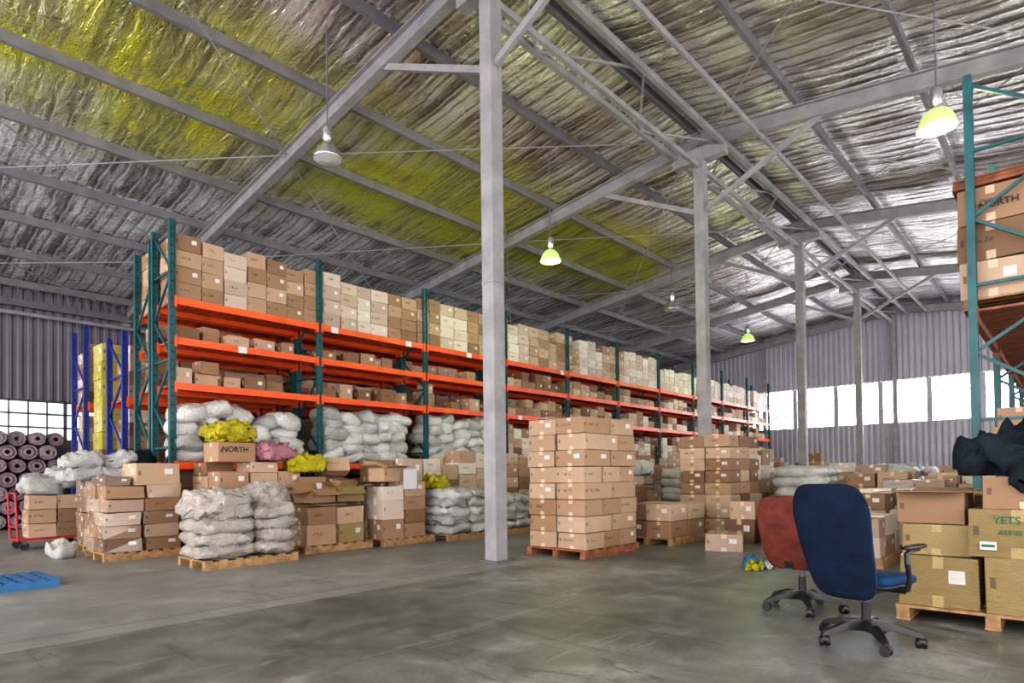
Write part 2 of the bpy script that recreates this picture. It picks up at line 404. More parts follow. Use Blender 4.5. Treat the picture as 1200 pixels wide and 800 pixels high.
clad_strip(b, XE, YR, YW, 5.4, lambda a: zr(a)+.45, 'cladding_far', 'Y', 1)
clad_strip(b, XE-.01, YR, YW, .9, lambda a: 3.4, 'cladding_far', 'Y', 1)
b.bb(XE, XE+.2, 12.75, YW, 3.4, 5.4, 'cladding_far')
b.build('wall_end')
b = MB()
b.bb(XE+.10, XE+.12, YR, 12.75, 3.4, 5.4, 'window_light')
y = YR; i = 0
while y < 12.75:
    big = i % 4 == 0
    b.bb(XE, XE+.09, y-(.10 if big else .015), y+(.10 if big else .015), 3.4, 5.4, 'cladding_far' if big else 'steel_paint'); y += .48; i += 1
for z in (3.42, 4.05, 4.7, 5.38): b.bb(XE+.02, XE+.08, YR, 12.75, z-.02, z+.02, 'steel_paint')
b.build('window_2')

# steel structure
XC = [6.2, 12.85, 19.5, 26.15]
for x in XC:
    b = MB()
    b.ibeam((x, YRIDGE, .02), (x, YRIDGE, zr(YRIDGE)-.15), .22, .22, 'steel_paint', t=.022, up=(0, 1, 0))
    for sg in (-1, 1):
        b.bar((x+sg*.10, YRIDGE, .02), (x+sg*.10, YRIDGE, 8.4), .016, .20, 'steel_paint', up=(0, 1, 0))
    b.bb(x-.17, x+.17, YRIDGE-.17, YRIDGE+.17, 0, .025, 'steel_dark')
    b.bar((x, YRIDGE, 3.9), (x, YRIDGE, 3.92), .24, .24, 'steel_paint', up=(0, 1, 0))
    b.build('steel_column')
for y in (-6.5, -.2, 6.05, 12.0, 17.5):
    b = MB(); b.ibeam((XE-.16, y, 0), (XE-.16, y, zr(y)), .15, .18, 'steel_paint', up=(1, 0, 0)); b.build('gable_post')
b = MB()
for x in [-.45]+XC+[32.6]:
    for ye in (YR+.1, YW-.05):
        b.ibeam((x, YRIDGE, zr(YRIDGE)), (x, ye, zr(ye)), .17, .32, 'steel_paint', t=.025)
        b.bar((x, ye, 0), (x, ye, zr(ye)), .2, .2, 'steel_paint')
    for sg in (-1, 1):
        if x < 32:
            b.bar((x, YRIDGE+sg*.1, 7.0), (x, YRIDGE+sg*2.5, zr(YRIDGE+sg*2.5)-.12), .07, .10, 'steel_paint')
            b.bb(x-.1, x+.1, YRIDGE+sg*.1, YRIDGE+sg*.6, 8.1, 8.4, 'steel_paint')
b.build('roof_rafters')
b = MB()
for p in pur:
    b.bar((XB, p, zr(p)+.26), (XE, p, zr(p)+.26), .02, .19, 'purlin')
    b.bar((XB, p+.03, zr(p)+.17), (XE, p+.03, zr(p)+.17), .07, .015, 'purlin')
b.build('roof_purlins')
b = MB()
for yy, zz, w in ((YRIDGE-.55, 8.33, .09), (YRIDGE+.55, 8.33, .09), (YRIDGE-1.3, 8.25, .05)):
    b.bar((XB, yy, zz), (XE-.4, yy, zz), w, .11, 'steel_paint')
xs = [-.45]+XC+[32.5]
for i in range(len(xs)-1):
    n = 4
    b.bar((xs[i]+.13, YRIDGE, 7.98), (xs[i+1]-.13, YRIDGE, 7.98), .08, .10, 'steel_paint')
    for k in range(n):
        xa = xs[i]+(xs[i+1]-xs[i])*k/n; xb = xs[i]+(xs[i+1]-xs[i])*(k+1)/n
        b.bar((xa, YRIDGE+(.55 if k % 2 else -.55), 8.33), (xb, YRIDGE+(-.55 if k % 2 else .55), 8.33), .04, .04, 'steel_paint')
    for ya, yb in ((6.2, 11.9), (11.9, 17.8), (5.8, 0), (0, -6), (17.8, 22.4)):
        for p, q in ((ya, yb), (yb, ya)):
            b.cyl((xs[i], p, zr(p)+.05), (xs[i+1], q, zr(q)+.05), .014, n=6, mat='steel_paint')
b.build('ridge_girder')
b = MB()
b.bar((XB, YW-.25, 6.35), (XE, YW-.25, 6.35), .12, .2, 'steel_dark')
b.cyl((XB, YW-.5, 6.0), (XE, YW-.5, 6.0), .06, n=10, mat='steel_paint')
b.build('trim_1')

# ------------------------------------------------------------------ pallets / stacks
def pallet(x0, y0, sx, sy, mat='wood', name='wooden_pallet', rot=0, z=0):
    b = MB(); n = 7
    cx, cy = sx/2, sy/2
    for i in range(3):
        yy = -cy+.05+(sy-.1)*i/2
        b.box(0, yy, .022, sx, .09, .078, mat=mat)
        b.box(0, yy, 0, sx, .1, .02, mat=mat)
    for i in range(n):
        xx = -cx+.05+(sx-.1)*i/(n-1); b.box(xx, 0, .1, .1, sy, .022, mat=mat)
    return b.build(name, loc=(x0+cx, y0+cy, z), rot=(0, 0, rot))
PZ = .123
def grid_stack(mb, x0, y0, z0, nx, ny, nz, bx, by, bz, mat='cardboard', jit=.006, miss=0, rr=.02):
    for k in range(nz):
        for i in range(nx):
            for j in range(ny):
                if k == nz-1 and R.random() < miss: continue
                mb.box(x0+(i+.5)*bx+R.uniform(-.01, .01), y0+(j+.5)*by+R.uniform(-.01, .01), z0+k*bz, bx*.965, by*.965, bz*.97, R.uniform(-rr, rr), mat, jit)
def var_stack(mb, x0, x1, y0, y1, z0, zt, wm=.35, wx=.6, hm=.2, hx=.38, rows=2, mat=('cardboard',), low=.65, rj=.05):
    dy = (y1-y0)/rows
    for r in range(rows):
        x = x0
        while x < x1-.2:
            w = min(R.uniform(wm, wx), x1-x); z = z0; top = z0+(zt-z0)*R.uniform(low, 1)
            while z < top-.12:
                h = min(R.uniform(hm, hx), zt-z)
                mb.box(x+w/2, y0+dy*(r+.5), z, w*.95, dy*.93, h*.98, R.uniform(-rj, rj), R.choice(mat), .008)
                z += h
            x += w

# ------------------------------------------------------------------ racks
def frame(mb, x, ya, yb, H, mat, w=.09):
    for y in (ya, yb):
        mb.bb(x-w/2, x+w/2, y-.012, y+.012, 0, H, mat)
        for sx in (-1, 1): mb.bb(x+sx*w/2-.006, x+sx*w/2+.006, y-.04, y+.04, 0, H, mat)
        mb.bb(x-.07, x+.07, y-.07, y+.07, 0, .012, mat)
        z = .2
        while z < H-.1:
            mb.bb(x-.018, x+.018, y-.0135, y+.0135, z, z+.03, 'rubber'); z += .15
    z = .25; k = 0
    while z+.75 < H:
        a, c = (ya, yb) if k % 2 == 0 else (yb, ya)
        mb.bar((x, a, z), (x, c, z+.75), .035, .035, mat)
        if k % 2 == 0: mb.bar((x, ya, z), (x, yb, z), .035, .035, mat)
        z += .75; k += 1
def rack(name, x0, nb, L, ya, yb, H, levels, pm, deck='orange_deck', bm='orange'):
    e = empty(name)
    b = MB()
    for i in range(nb+1): frame(b, x0+i*L, ya, yb, H, pm)
    b.build('upright_frames', e)
    b = MB()
    for z in levels:
        for i in range(nb):
            xa, xb = x0+i*L+.05, x0+(i+1)*L-.05
            for y in (ya, yb):
                b.bar((xa, y, z-.06), (xb, y, z-.06), .05, .12, bm)
                for xx in (xa, xb): b.bb(xx-.02, xx+.02, y-.045, y+.045, z-.17, z+.02, bm)
    b.build('beams', e)
    b = MB()
    for z in levels:
        for i in range(nb):
            xa, xb = x0+i*L+.06, x0+(i+1)*L-.06; n = 14
            for k in range(n):
                xx = xa+(xb-xa)*(k+.5)/n; b.bb(xx-.078, xx+.078, ya+.03, yb-.03, z-.03, z-.002, deck)
    b.build('deck_slats', e)
    return e
X0, L, NB = 3.76, 2.745, 10
LV = (1.5, 2.85, 3.62, 4.3)
rack('pallet_rack', X0, NB, L, 11.2, 12.05, 5.62, LV, 'teal')
rack('pallet_rack', X0, NB, L, 12.2, 13.0, 5.45, LV, 'teal')
b = MB()
for i in range(14):
    x = X0+1.1+i*1.9; z = LV[R.choice((1, 2, 3, 3))]; b.bb(x, x+.16, 11.160, 11.172, z-.13, z-.01, 'paper')
b.build('shelf_labels')

b = MB()
for row, yy in enumerate((11.22, 12.25)):
    x = X0+.06
    while x < X0+NB*L-.1:
        bay = int((x-X0)/L); w = R.uniform(.34, .46); h = R.choice((.25, .27, .28))
        n = 4 if bay < 3 else R.choice((3, 4, 4)) if bay < 6 else 3
        w = min(w, X0+NB*L-x); mt = 'cardboard_pale' if R.random() < .2+.1*bay else 'cardboard'
        if R.random() < .98:
            for k in range(n):
                b.box(x+w/2, yy+.38, 4.3+k*h, w*.96, .74, h*.975, R.uniform(-.03, .03), mt, .007, colr=(R.uniform(.2, .8) if bay < 3 else R.uniform(.35, 1), R.random()))
        x += w
b.build('cardboard_boxes')
b = MB()
for row, (ya, yb) in enumerate(((11.3, 12.0), (12.28, 12.95))):
    for bay in range(NB):
        xa = X0+bay*L+.12; xb = X0+(bay+1)*L-.12
        for li, z in ((1, 2.85), (2, 3.62)):
            gap = (LV[li+1]-z)-.2
            if row == 0 and bay < 3:
                x = xa
                while x < xb-.4:
                    w = R.uniform(.28, .45); h = R.uniform(.2, .34)
                    if R.random() < (.85 if li == 1 else .4):
                        b.box(x+w/2, ya+.25+R.uniform(0, .2), z, w*.92, .4, h, R.uniform(-.2, .2), 'cardboard', .008)
                        if li == 1 and R.random() < .25: b.box(x+w/2, ya+.25, z+h, w*.8, .35, min(.22, gap-h), R.uniform(-.2, .2), 'cardboard', .008)
                    x += w+R.uniform(0, .2)
            else:
                var_stack(b, xa, xb, ya, yb, z, z+gap, .3, .5, .18, .3, 1, low=.4 if row == 0 else .7, mat=('cardboard', 'cardboard_pale') if bay > 4 else ('cardboard',))
for bay in range(NB):
    xa = X0+bay*L+.12; xb = X0+(bay+1)*L-.12
    if bay >= 3: var_stack(b, xa, xb, 11.3, 12.0, 1.5, 2.6, .3, .5, .2, .32, 1, low=.7, mat=('cardboard', 'cardboard_pale'))
    var_stack(b, xa, xb, 12.28, 12.95, 1.5, 2.6, .3, .5, .2, .32, 1, low=.7)
    if bay > 0: var_stack(b, xa, xb, 11.3, 12.0, 0, 1.25, .35, .6, .2, .35, 1, low=.6)
    var_stack(b, xa, xb, 12.28, 12.95, 0, 1.25, .35, .6, .2, .35, 1, low=.6)
b.build('cardboard_boxes')
# woven sacks heaped on the lowest level
b = MB()
for bay in range(3):
    xa = X0+bay*L+.12; xb = X0+(bay+1)*L-.12
    x = xa+.22
    while x < xb-.1:
        z = 1.5; top = (2.68 if bay else 2.5)*R.uniform(.93, 1.0)
        while z < top-.12:
            h = R.uniform(.20, .32)
            b.sack(x+R.uniform(-.09, .09), 11.55+R.uniform(-.1, .05), z, R.uniform(.48, .64), R.uniform(.62, .76), h*1.25, R.uniform(-.5, .5), R.choice(('sack_white', 'sack_white', 'sack_white', 'sack_grey')), .14, R.uniform(-.42, .42), 10, 18, 4)
            z += h*.82
        x += .44
b.build('woven_sacks')

# blue racks behind
rack('blue_pallet_rack', 3.6, 3, 2.7, 15.9, 16.9, 4.6, (1.5, 2.9), 'blue_paint')
rack('blue_pallet_rack', 3.7, 3, 2.7, 13.55, 14.55, 4.1, (1.5, 2.8), 'blue_paint')
b = MB()
for (x0_, ya, yb, zs) in ((3.65, 16.0, 16.85, ((0, 1.3), (1.5, 2.7), (2.9, 4.3))), (3.8, 13.65, 14.45, ((0, 1.3), (1.5, 2.6), (2.8, 3.9)))):
    for z0_, z1_ in zs: var_stack(b, x0_, x0_+7.8, ya, yb, z0_, z1_, .35, .55, .22, .34, 2, low=.75, mat=('cardboard', 'cardboard_pale', 'cardboard'))
b.build('cardboard_boxes')
b = MB()
for k in range(11): b.box(3.95, 15.2, k*.37, .6, .62, .36, R.uniform(-.03, .03), mat='cardboard_yellow' if k > 4 else 'cardboard', jit=.01)
b.build('yellow_cartons')

# ------------------------------------------------------------------ left floor goods
def stack_obj(name, fn, bevel=.006):
    b = MB(); fn(b); return b.build(name, bevel=bevel)
pallet(2.6, 10.5, 1.06, 1.1)
def fP(b):
    for k in range(5):
        for i in range(2):
            for j in range(2):
                b.box(2.62+(i+.5)*.51+R.uniform(-.03, .03), 10.52+(j+.5)*.53+R.uniform(-.03, .03), PZ+k*.2, .49, .5, .195, R.uniform(-.09, .09), R.choice(('cardboard_wrapped', 'cardboard_wrapped', 'cardboard')), .018)
    b.box(2.76, 10.75, PZ+1.0, .36, .4, .14, .15, 'cardboard_wrapped', .015)
    b.box(3.32, 10.8, PZ+1.0, .64, .5, .34, .1, 'cardboard', .008, colr=(.75, .8))
stack_obj('wrapped_box_pallet', fP)
pallet(2.75, 11.8, .95, 1.05)
stack_obj('cardboard_boxes', lambda b: grid_stack(b, 2.75, 11.82, PZ, 2, 2, 4, .46, .5, .27, 'cardboard_wrapped', .012))
b = MB()
for i in range(3):
    for k in range(2): b.sack(2.66+i*.26+R.uniform(-.03, .03), 12.1+.2*(i % 2), 1.2+k*.2, .56, .5, .28, R.uniform(-.5, .5), 'sack_grey', .18, R.uniform(-.4, .4), 16, 26, 6)
b.build('plastic_sacks')
b = MB(); b.sack(3.55, 12.2, 1.2, .42, .5, .6, .3, 'dark_cloth', .15, nl=16, nn=26); b.build('black_bag')
b = MB(); b.sack(2.35, 11.7, 0, .3, .32, .3, .3, 'sack_grey', .25, nl=16, nn=26); b.build('plastic_bag')
e = empty('hand_trolley', (2.55, 13.85, 0), .05)
b = MB()
b.bb(-.5, .5, -.3, .3, .16, .20, 'red_paint')
for xx in (-.40, .40):
    for yy in (-.26, .26):
        b.cyl((xx, yy-.02, .07), (xx, yy+.02, .07), .07, mat='rubber', n=16); b.bb(xx-.03, xx+.03, yy-.03, yy+.03, .1, .16, 'steel_dark')
b.build('platform', e)
b = MB()
for yy in (-.27, .27): b.cyl((-.49, yy, .18), (-.53, yy, 1.0), .02, mat='red_paint', n=10)
for z in (.4, .7, .99): b.cyl((-.51, -.27, z), (-.51, .27, z), .017, mat='red_paint', n=10)
b.build('handle', e)
stack_obj('cardboard_boxes', lambda b: grid_stack(b, 2.22, 13.58, .202, 2, 1, 3, .42, .55, .25, 'cardboard', .01))
b = MB()
for i in range(2): b.sack(2.45+i*.42, 13.85, .96+.1*i, .6, .55, .40, .4*i, 'sack_grey', .18, .2, 16, 24, 5)
b.build('plastic_sacks')

# front sack pallet
pallet(3.22, 8.43, 1.32, .95)
b = MB()
for k in range(3):
    b.sack(3.56+R.uniform(-.02, .02), 8.88, PZ+k*.165, .72, .95, .25, R.uniform(-.08, .08), 'bag_clear', .14, R.uniform(-.06, .06), nl=18, nn=30, fr=6)
b.sack(3.55, 8.88, PZ+.48, .74, .85, .50, .15, 'bag_clear', .19, .14, nl=28, nn=44, fr=6)
for k in range(4):
    b.sack(4.24+R.uniform(-.02, .02), 8.84, PZ+k*.17, .62, .92, .25, R.uniform(-.1, .1), 'bag_clear', .14, R.uniform(-.08, .08), nl=18, nn=30, fr=6)
b.sack(4.22, 9.0, PZ+.66, .60, .75, .36, .6, 'bag_clear', .19, -.32, nl=26, nn=42, fr=6)
b.build('sack_pile')
pallet(3.95, 9.75, 1.3, 1.1)
def fC(b):
    var_stack(b, 3.95, 5.3, 9.72, 10.85, PZ, 1.47, .42, .58, .25, .36, 2, low=.97, rj=.1)
    b.box(4.85, 10.4, 1.47, .5, .4, .28, .5, 'cardboard', .01, tilt=.25)
stack_obj('cardboard_boxes', fC)
b = MB(); b.box(4.20, 9.98, 1.47, .60, .5, .3, .05, 'cardboard', .004, colr=(.5, .55)); ob = b.build('printed_carton', bevel=.006)
text('NORTH', (4.18, 9.722, 1.66), (math.pi/2, 0, .05), .12, ob)
def knot_bag(name, x, y, z, s, mat, rot=0):
    b = MB(); b.sack(x, y, z, s*1.25, s*.95, s*.6, rot, mat, .24, .1, nl=26, nn=40, fr=7/s*.5)
    b.lathe((x+s*.35, y-.1, z+s*.42), [(.05*s, 0), (.03*s, .06*s), (.12*s, .16*s), (.10*s, .2*s)], 12, mat)
    return b.build(name)
knot_bag('yellow_bag', 4.20, 9.98, 1.785, .56, 'bag_yellow', .1)
knot_bag('pink_bag', 4.84, 9.82, 1.49, .50, 'bag_pink', .3)
knot_bag('yellow_bag', 5.40, 9.74, 1.30, .50, 'bag_yellow', -.4)
pallet(4.92, 8.92, 1.25, .80)
def fD(b):
    var_stack(b, 4.95, 6.15, 8.95, 9.95, PZ, .80, .42, .62, .28, .36, 2, low=.95, mat=('cardboard', 'cardboard_olive', 'cardboard'), rj=.1)
    b.open_box(5.25, 9.2, .80, .5, .42, .2, .2, 'cardboard', (-.5, .3, .9, -.2))
    b.open_box(5.85, 9.2, .80, .46, .40, .24, -.25, 'cardboard_olive', (-.8, .2, .7, .5))
    b.box(5.95, 9.68, .80, .5, .42, .34, .35, 'cardboard', .01, tilt=.18)
    b.box(5.45, 9.72, .80, .45, .4, .42, -.3, 'cardboard', .01)
    b.box(5.95, 9.7, 1.22, .42, .36, .25, -.3, 'cardboard', .01, tilt=-.3)
stack_obj('cardboard_boxes', fD)
pallet(6.3, 8.78, 1.15, 1.05)
def fE(b):
    var_stack(b, 6.3, 7.45, 8.8, 9.8, PZ, 1.12, .38, .52, .22, .34, 2, low=.95, rj=.07, mat=('cardboard', 'cardboard', 'cardboard_pale'))
    b.open_box(6.6, 9.1, 1.12, .48, .42, .24, .1, 'cardboard', (.2, -.4, .8, .3))
    b.box(6.75, 9.6, 1.12, .5, .4, .4, -.2, 'cardboard', .01)
    b.box(7.2, 9.3, 1.12, .42, .45, .42, -.1, 'cardboard_pale', .01)
stack_obj('cardboard_boxes', fE)
b = MB(); b.bb(6.72, 7.02, 8.765, 8.77, .98, 1.34, 'paper'); b.build('paper_notice')
for px_ in (7.55, 8.8):
    pallet(px_, 8.5, 1.12, 1.0)
    b = MB()
    for i in range(2):
        for k in range(5 if px_ < 8 else 4):
            b.sack(px_+.3+i*.52, 9.0, PZ+k*.155, .60, 1.0, .25, R.uniform(-.15, .15), 'sack_grey' if R.random() < .5 else 'sack_white', .15, R.uniform(-.15, .15), nl=16, nn=28, fr=6)
    b.build('sack_pile')
knot_bag('yellow_bag', 7.75, 9.1, .98, .42, 'bag_yellow', 0)
stack_obj('cardboard_boxes', lambda b: var_stack(b, 7.6, 13.5, 9.85, 10.85, 0, 1.75, .38, .56, .24, .36, 2, low=.75, rj=.08, mat=('cardboard', 'cardboard', 'cardboard_pale')))

# tall stack
pallet(7.1, 5.12, 1.45, 1.1, 'wood_red')
def fG(b):
    for k in range(8):
        bz = .24
        n = 2 if k % 2 else 3; w = 1.38/n
        for i in range(n):
            for j in range(2): b.box(7.14+(i+.5)*w+R.uniform(-.015, .015), 5.14+(j+.5)*.53+R.uniform(-.015, .015), PZ+k*bz, w*.97, .51, bz*.97, R.uniform(-.025, .025), 'cardboard', .006, colr=(R.uniform(.35, .85), R.uniform(.3, 1)))
    b.box(7.3, 5.9, PZ+8*bz, .3, .3, .03, .3, 'cardboard', .005)
stack_obj('stacked_cartons', fG)
pallet(9.28, 4.92, 1.3, 1.0)
stack_obj('stacked_cartons', lambda b: grid_stack(b, 9.3, 4.95, PZ, 2, 2, 2, .62, .48, .28, 'cardboard', .008))
stack_obj('cardboard_box', lambda b: b.box(9.45, 4.1, 0, .78, .55, .26, .35, 'cardboard_wrapped', .006))
stack_obj('cardboard_boxes', lambda b: (b.box(10.7, 4.3, 0, .6, .5, .4, .1, 'cardboard', .01), b.box(10.6, 3.7, 0, .5, .45, .35, .4, 'cardboard', .01), b.box(11.3, 3.6, 0, .6, .5, .5, -.2, 'cardboard_pale', .01), b.box(10.62, 4.3, .4, .4, .4, .3, .4, 'cardboard', .01)))
pallet(11.2, 4.72, 1.42, 1.08)
stack_obj('stacked_cartons', lambda b: (grid_stack(b, 11.22, 4.74, PZ, 3, 2, 8, .46, .52, .225, 'cardboard', .01, .2, .05)))
stack_obj('cardboard_boxes', lambda b: var_stack(b, 10.4, 12.6, 6.9, 8.4, 0, 1.15, .4, .6, .26, .36, 2))
b = MB()
for i in range(4): b.sack(10.7+i*.5, 7.25, 1.15, .65, .6, .38, R.random(), 'sack_white' if i != 1 else 'green_cloth', .12)
b.build('plastic_sacks')

# far goods
RC = random.Random(3)
for xi in range(11):
    for yi in range(7):
        x = 13.3+xi*1.62; y = 1.0+yi*1.36
        if abs(y+.5-6) < .85 and any(abs(x+.55-c) < .85 for c in XC): continue
        if yi == 6 and xi % 2 == 0: continue
        x += RC.uniform(-.1, .1); y += RC.uniform(-.1, .1)
        t = RC.random(); pallet(x, y, 1.15, 1.05); b = MB()
        if t < .58:
            var_stack(b, x, x+1.15, y, y+1.05, PZ, RC.uniform(.7, 1.45 if yi < 3 else 1.9), .34, .55, .22, .34, 2, mat=('cardboard', 'cardboard_pale', 'cardboard_pale')); b.build('cardboard_boxes')
        else:
            for k in range(RC.randint(3, 6)):
                for i in range(2): b.sack(x+.3+i*.55, y+.52, PZ+k*.19, .64, 1.0, .28, R.uniform(-.2, .2), 'sack_white', .15, R.uniform(-.2, .2), nl=8, nn=14)
            b.build('woven_sacks')
for (x, y, zt) in ((8.6, 1.75, .72), (10.4, 1.55, .95), (11.9, 1.5, 1.05), (10.0, 2.75, .6), (11.8, 2.6, .9)):
    pallet(x, y, 1.2, 1.0)
    stack_obj('cardboard_boxes', lambda b: var_stack(b, x, x+1.2, y+.02, y+.98, PZ, zt, .34, .56, .2, .3, 2, mat=('cardboard', 'cardboard_wrapped', 'cardboard_pale'), rj=.1))

# right pallet with olive-brown cartons
pallet(5.8, -.15, 1.1, 1.25)
def fR(b):
    b.box(6.12, .82, PZ, .58, .52, .40, .03, 'cardboard_olive', .01, colr=(.35, .9))
    b.box(6.10, .22, PZ, .60, .58, .42, -.03, 'cardboard_olive', .01, colr=(.55, .56))
    b.box(6.70, .80, PZ, .52, .55, .45, 0, 'cardboard', .01)
    b.box(6.70, .20, PZ, .52, .58, .45, 0, 'cardboard', .01)
    b.box(6.14, .84, PZ+.40, .50, .46, .25, .06, 'cardboard_olive', .01, colr=(.75, .56))
    b.box(6.08, .30, PZ+.42, .56, .60, .36, -.05, 'cardboard_olive', .012, colr=(.4, .56))
    b.open_box(6.16, .86, PZ+.65, .48, .46, .25, -.04, 'cardboard', (.02, .1, -.05, .04))
    b.box(6.70, .75, PZ+.45, .5, .5, .42, 0, 'cardboard', .01)
    b.box(6.70, .2, PZ+.45, .5, .5, .42, 0, 'cardboard', .01)
    b.box(6.14, .30, PZ+.78, .45, .50, .24, .1, 'cardboard', .012, colr=(.3, .56))
ob = stack_obj('olive_carton_stack', fR)
text('YETS', (5.790, .38, PZ+.70), (math.pi/2, 0, -math.pi/2-.05), .075, ob, 'green_print')
text('A5T-22', (5.788, .36, PZ+.61), (math.pi/2, 0, -math.pi/2-.05), .045, ob, 'green_print')
b = MB(); b.bb(5.774, 5.780, .44, .54, PZ+.48, PZ+.54, 'paper'); b.bb(5.772, 5.778, .45, .53, PZ+.50, PZ+.52, 'green_print'); b.build('carton_sticker')
b = MB()
b.sack(6.28, .32, PZ+1.03, .60, .80, .34, .2, 'dark_cloth', .30, .1, nl=30, nn=50, fr=5)
b.sack(6.45, .1, PZ+1.05, .6, .6, .42, .9, 'dark_cloth', .32, -.1, nl=30, nn=50, fr=5)
b.sack(5.98, .10, PZ+.90, .18, .6, .22, .1, 'dark_cloth', .3, .3, nl=20, nn=30, fr=6)
b.sack(6.02, .05, PZ+1.02, .24, .40, .12, .1, 'green_cloth', .2, .3, nl=14, nn=24, fr=4)
b.build('jacket_pile')

# right rack
rack('pallet_rack', 8.5, 5, 2.75, -.3, .8, 5.6, (1.45, 3.0), 'teal', 'wood_red', 'wood_red')
for i in range(5): pallet(8.6+i*2.75, -.35, 1.2, 1.25, z=3.0); pallet(9.9+i*2.75, -.35, 1.2, 1.25, z=3.0)
def fRR(b):
    for i in range(5):
        for h in range(2):
            x = 8.6+i*2.75+h*1.3
            grid_stack(b, x, -.3, 3.0+PZ, 2, 2, 3, .6, .62, .42, 'cardboard', .01)
            for q in range(5): b.box(x+.6, .32, 3.0+PZ+1.262+q*.022, 1.24, 1.3, .018, R.uniform(-.02, .02), 'wood_red', .008)
ob = stack_obj('rack_cartons', fRR)
text('NORTH', (8.583, .56, 4.14), (math.pi/2, 0, -math.pi/2), .10, ob)
stack_obj('cardboard_boxes', lambda b: (var_stack(b, 8.7, 22, -.2, .7, 1.45, 2.1, .4, .6, .22, .3, 2, low=.4), var_stack(b, 8.7, 22, -.2, .7, 0, 1.2, .4, .6, .22, .3, 2, low=.6, mat=('cardboard', 'cardboard_olive'))))

# ------------------------------------------------------------------ rolls pile by the wall
b = MB()
r = .2; z = r
for row in range(7):
    n = 15 if row % 2 == 0 else 14
    for i in range(n):
        mt = R.choice(('roll', 'roll', 'roll_plum', 'roll_grey'))
        x = -1.8+(row % 2)*r+i*2*r; y0 = 19.6+R.uniform(-.15, .15); q = r*R.uniform(.86, 1.0)
        b.lathe((x, y0, z), [(.05, .25), (.05, 0), (.09, -.01), (.13, .01), (q*.93, 0), (q, .03), (q, 2.4)], 18, mt, 'Y')
        b.lathe((x, y0-.004, z), [(.055, -.002), (.085, -.014), (.12, .006)], 18, 'roll_end', 'Y')
        b.lathe((x, y0-.006, z), [(q*.72, .0), (q*.9, -.002)], 18, 'roll_end', 'Y')
    z += r*1.74
b.build('fabric_rolls')

b = MB()
for i in range(3): b.box(0, -.4+i*.4, 0, 1.0, .1, .07, mat='blue_plastic')
for i in range(8): b.box(-.46+i*.131, 0, .07, .08, .9, .02, mat='blue_plastic')
for i in range(5): b.box(0, -.4+i*.2, .065, 1.0, .04, .018, mat='blue_plastic')
b.build('blue_plastic_pallet', loc=(1.18, 9.05, 0), rot=(0, 0, .05))

b = MB(); b.sack(0, 0, 0, .32, .2, .09, .3, 'bag_yellow', .3, fr=9); b.sack(.13, .08, 0, .25, .2, .08, 1, 'blue_plastic', .3, fr=9); b.sack(.2, -.1, 0, .2, .1, .05, .2, 'sack_white', .3, fr=9)
b.build('plastic_litter', loc=(7.65, 2.95, 0))

# ------------------------------------------------------------------ lamps
def lamp(x, y, z, lit):
    e = empty('high_bay_lamp', (x, y, z))
    b = MB(); zt = zr(y)+.1-z; sh = 'lamp_lit_shade' if lit else 'lamp_metal'
    b.cyl((0, 0, .55), (0, 0, zt+.15), .012, n=8, mat='steel_dark')
    b.lathe((0, 0, .0), [(.0, .56), (.06, .55), (.075, .50), (.075, .32), (.05, .28), (.06, .26)], 28, 'lamp_metal')
    b.lathe((0, 0, 0), [(.06, .26), (.12, .23), (.18, .16), (.22, .05), (.235, 0), (.225, 0), (.21, .05), (.165, .14), (.09, .21), (0, .23)], 28, sh)
    b.build('reflector', e)
    b = MB()
    b.sell(.08, .08, .12, 1, 1, lambda p: p+Vector((0, 0, .08)), 'glow_green' if lit else 'glass_off', 10, 16)
    b.lathe((0, 0, -.002), [(.0, -.03), (.12, -.02), (.22, .005)], 24, 'glow_green' if lit else 'glass_off')
    b.build('bulb', e)
    if lit:
        ld = bpy.data.lights.new('lamp_light', 'POINT'); ld.energy = 90; ld.color = (.78, 1, .4); ld.shadow_soft_size = .2
        lo = bpy.data.objects.new('lamp_light', ld); sc.collection.objects.link(lo); lo.parent = e; lo.location = (0, 0, -.3)
lamp(5.25, 8.75, 6.3, False); lamp(10.75, 8.6, 6.0, True); lamp(16.5, 8.65, 6.0, False); lamp(22.3, 8.7, 6.0, True); lamp(9.9, 1.27, 5.78, True)

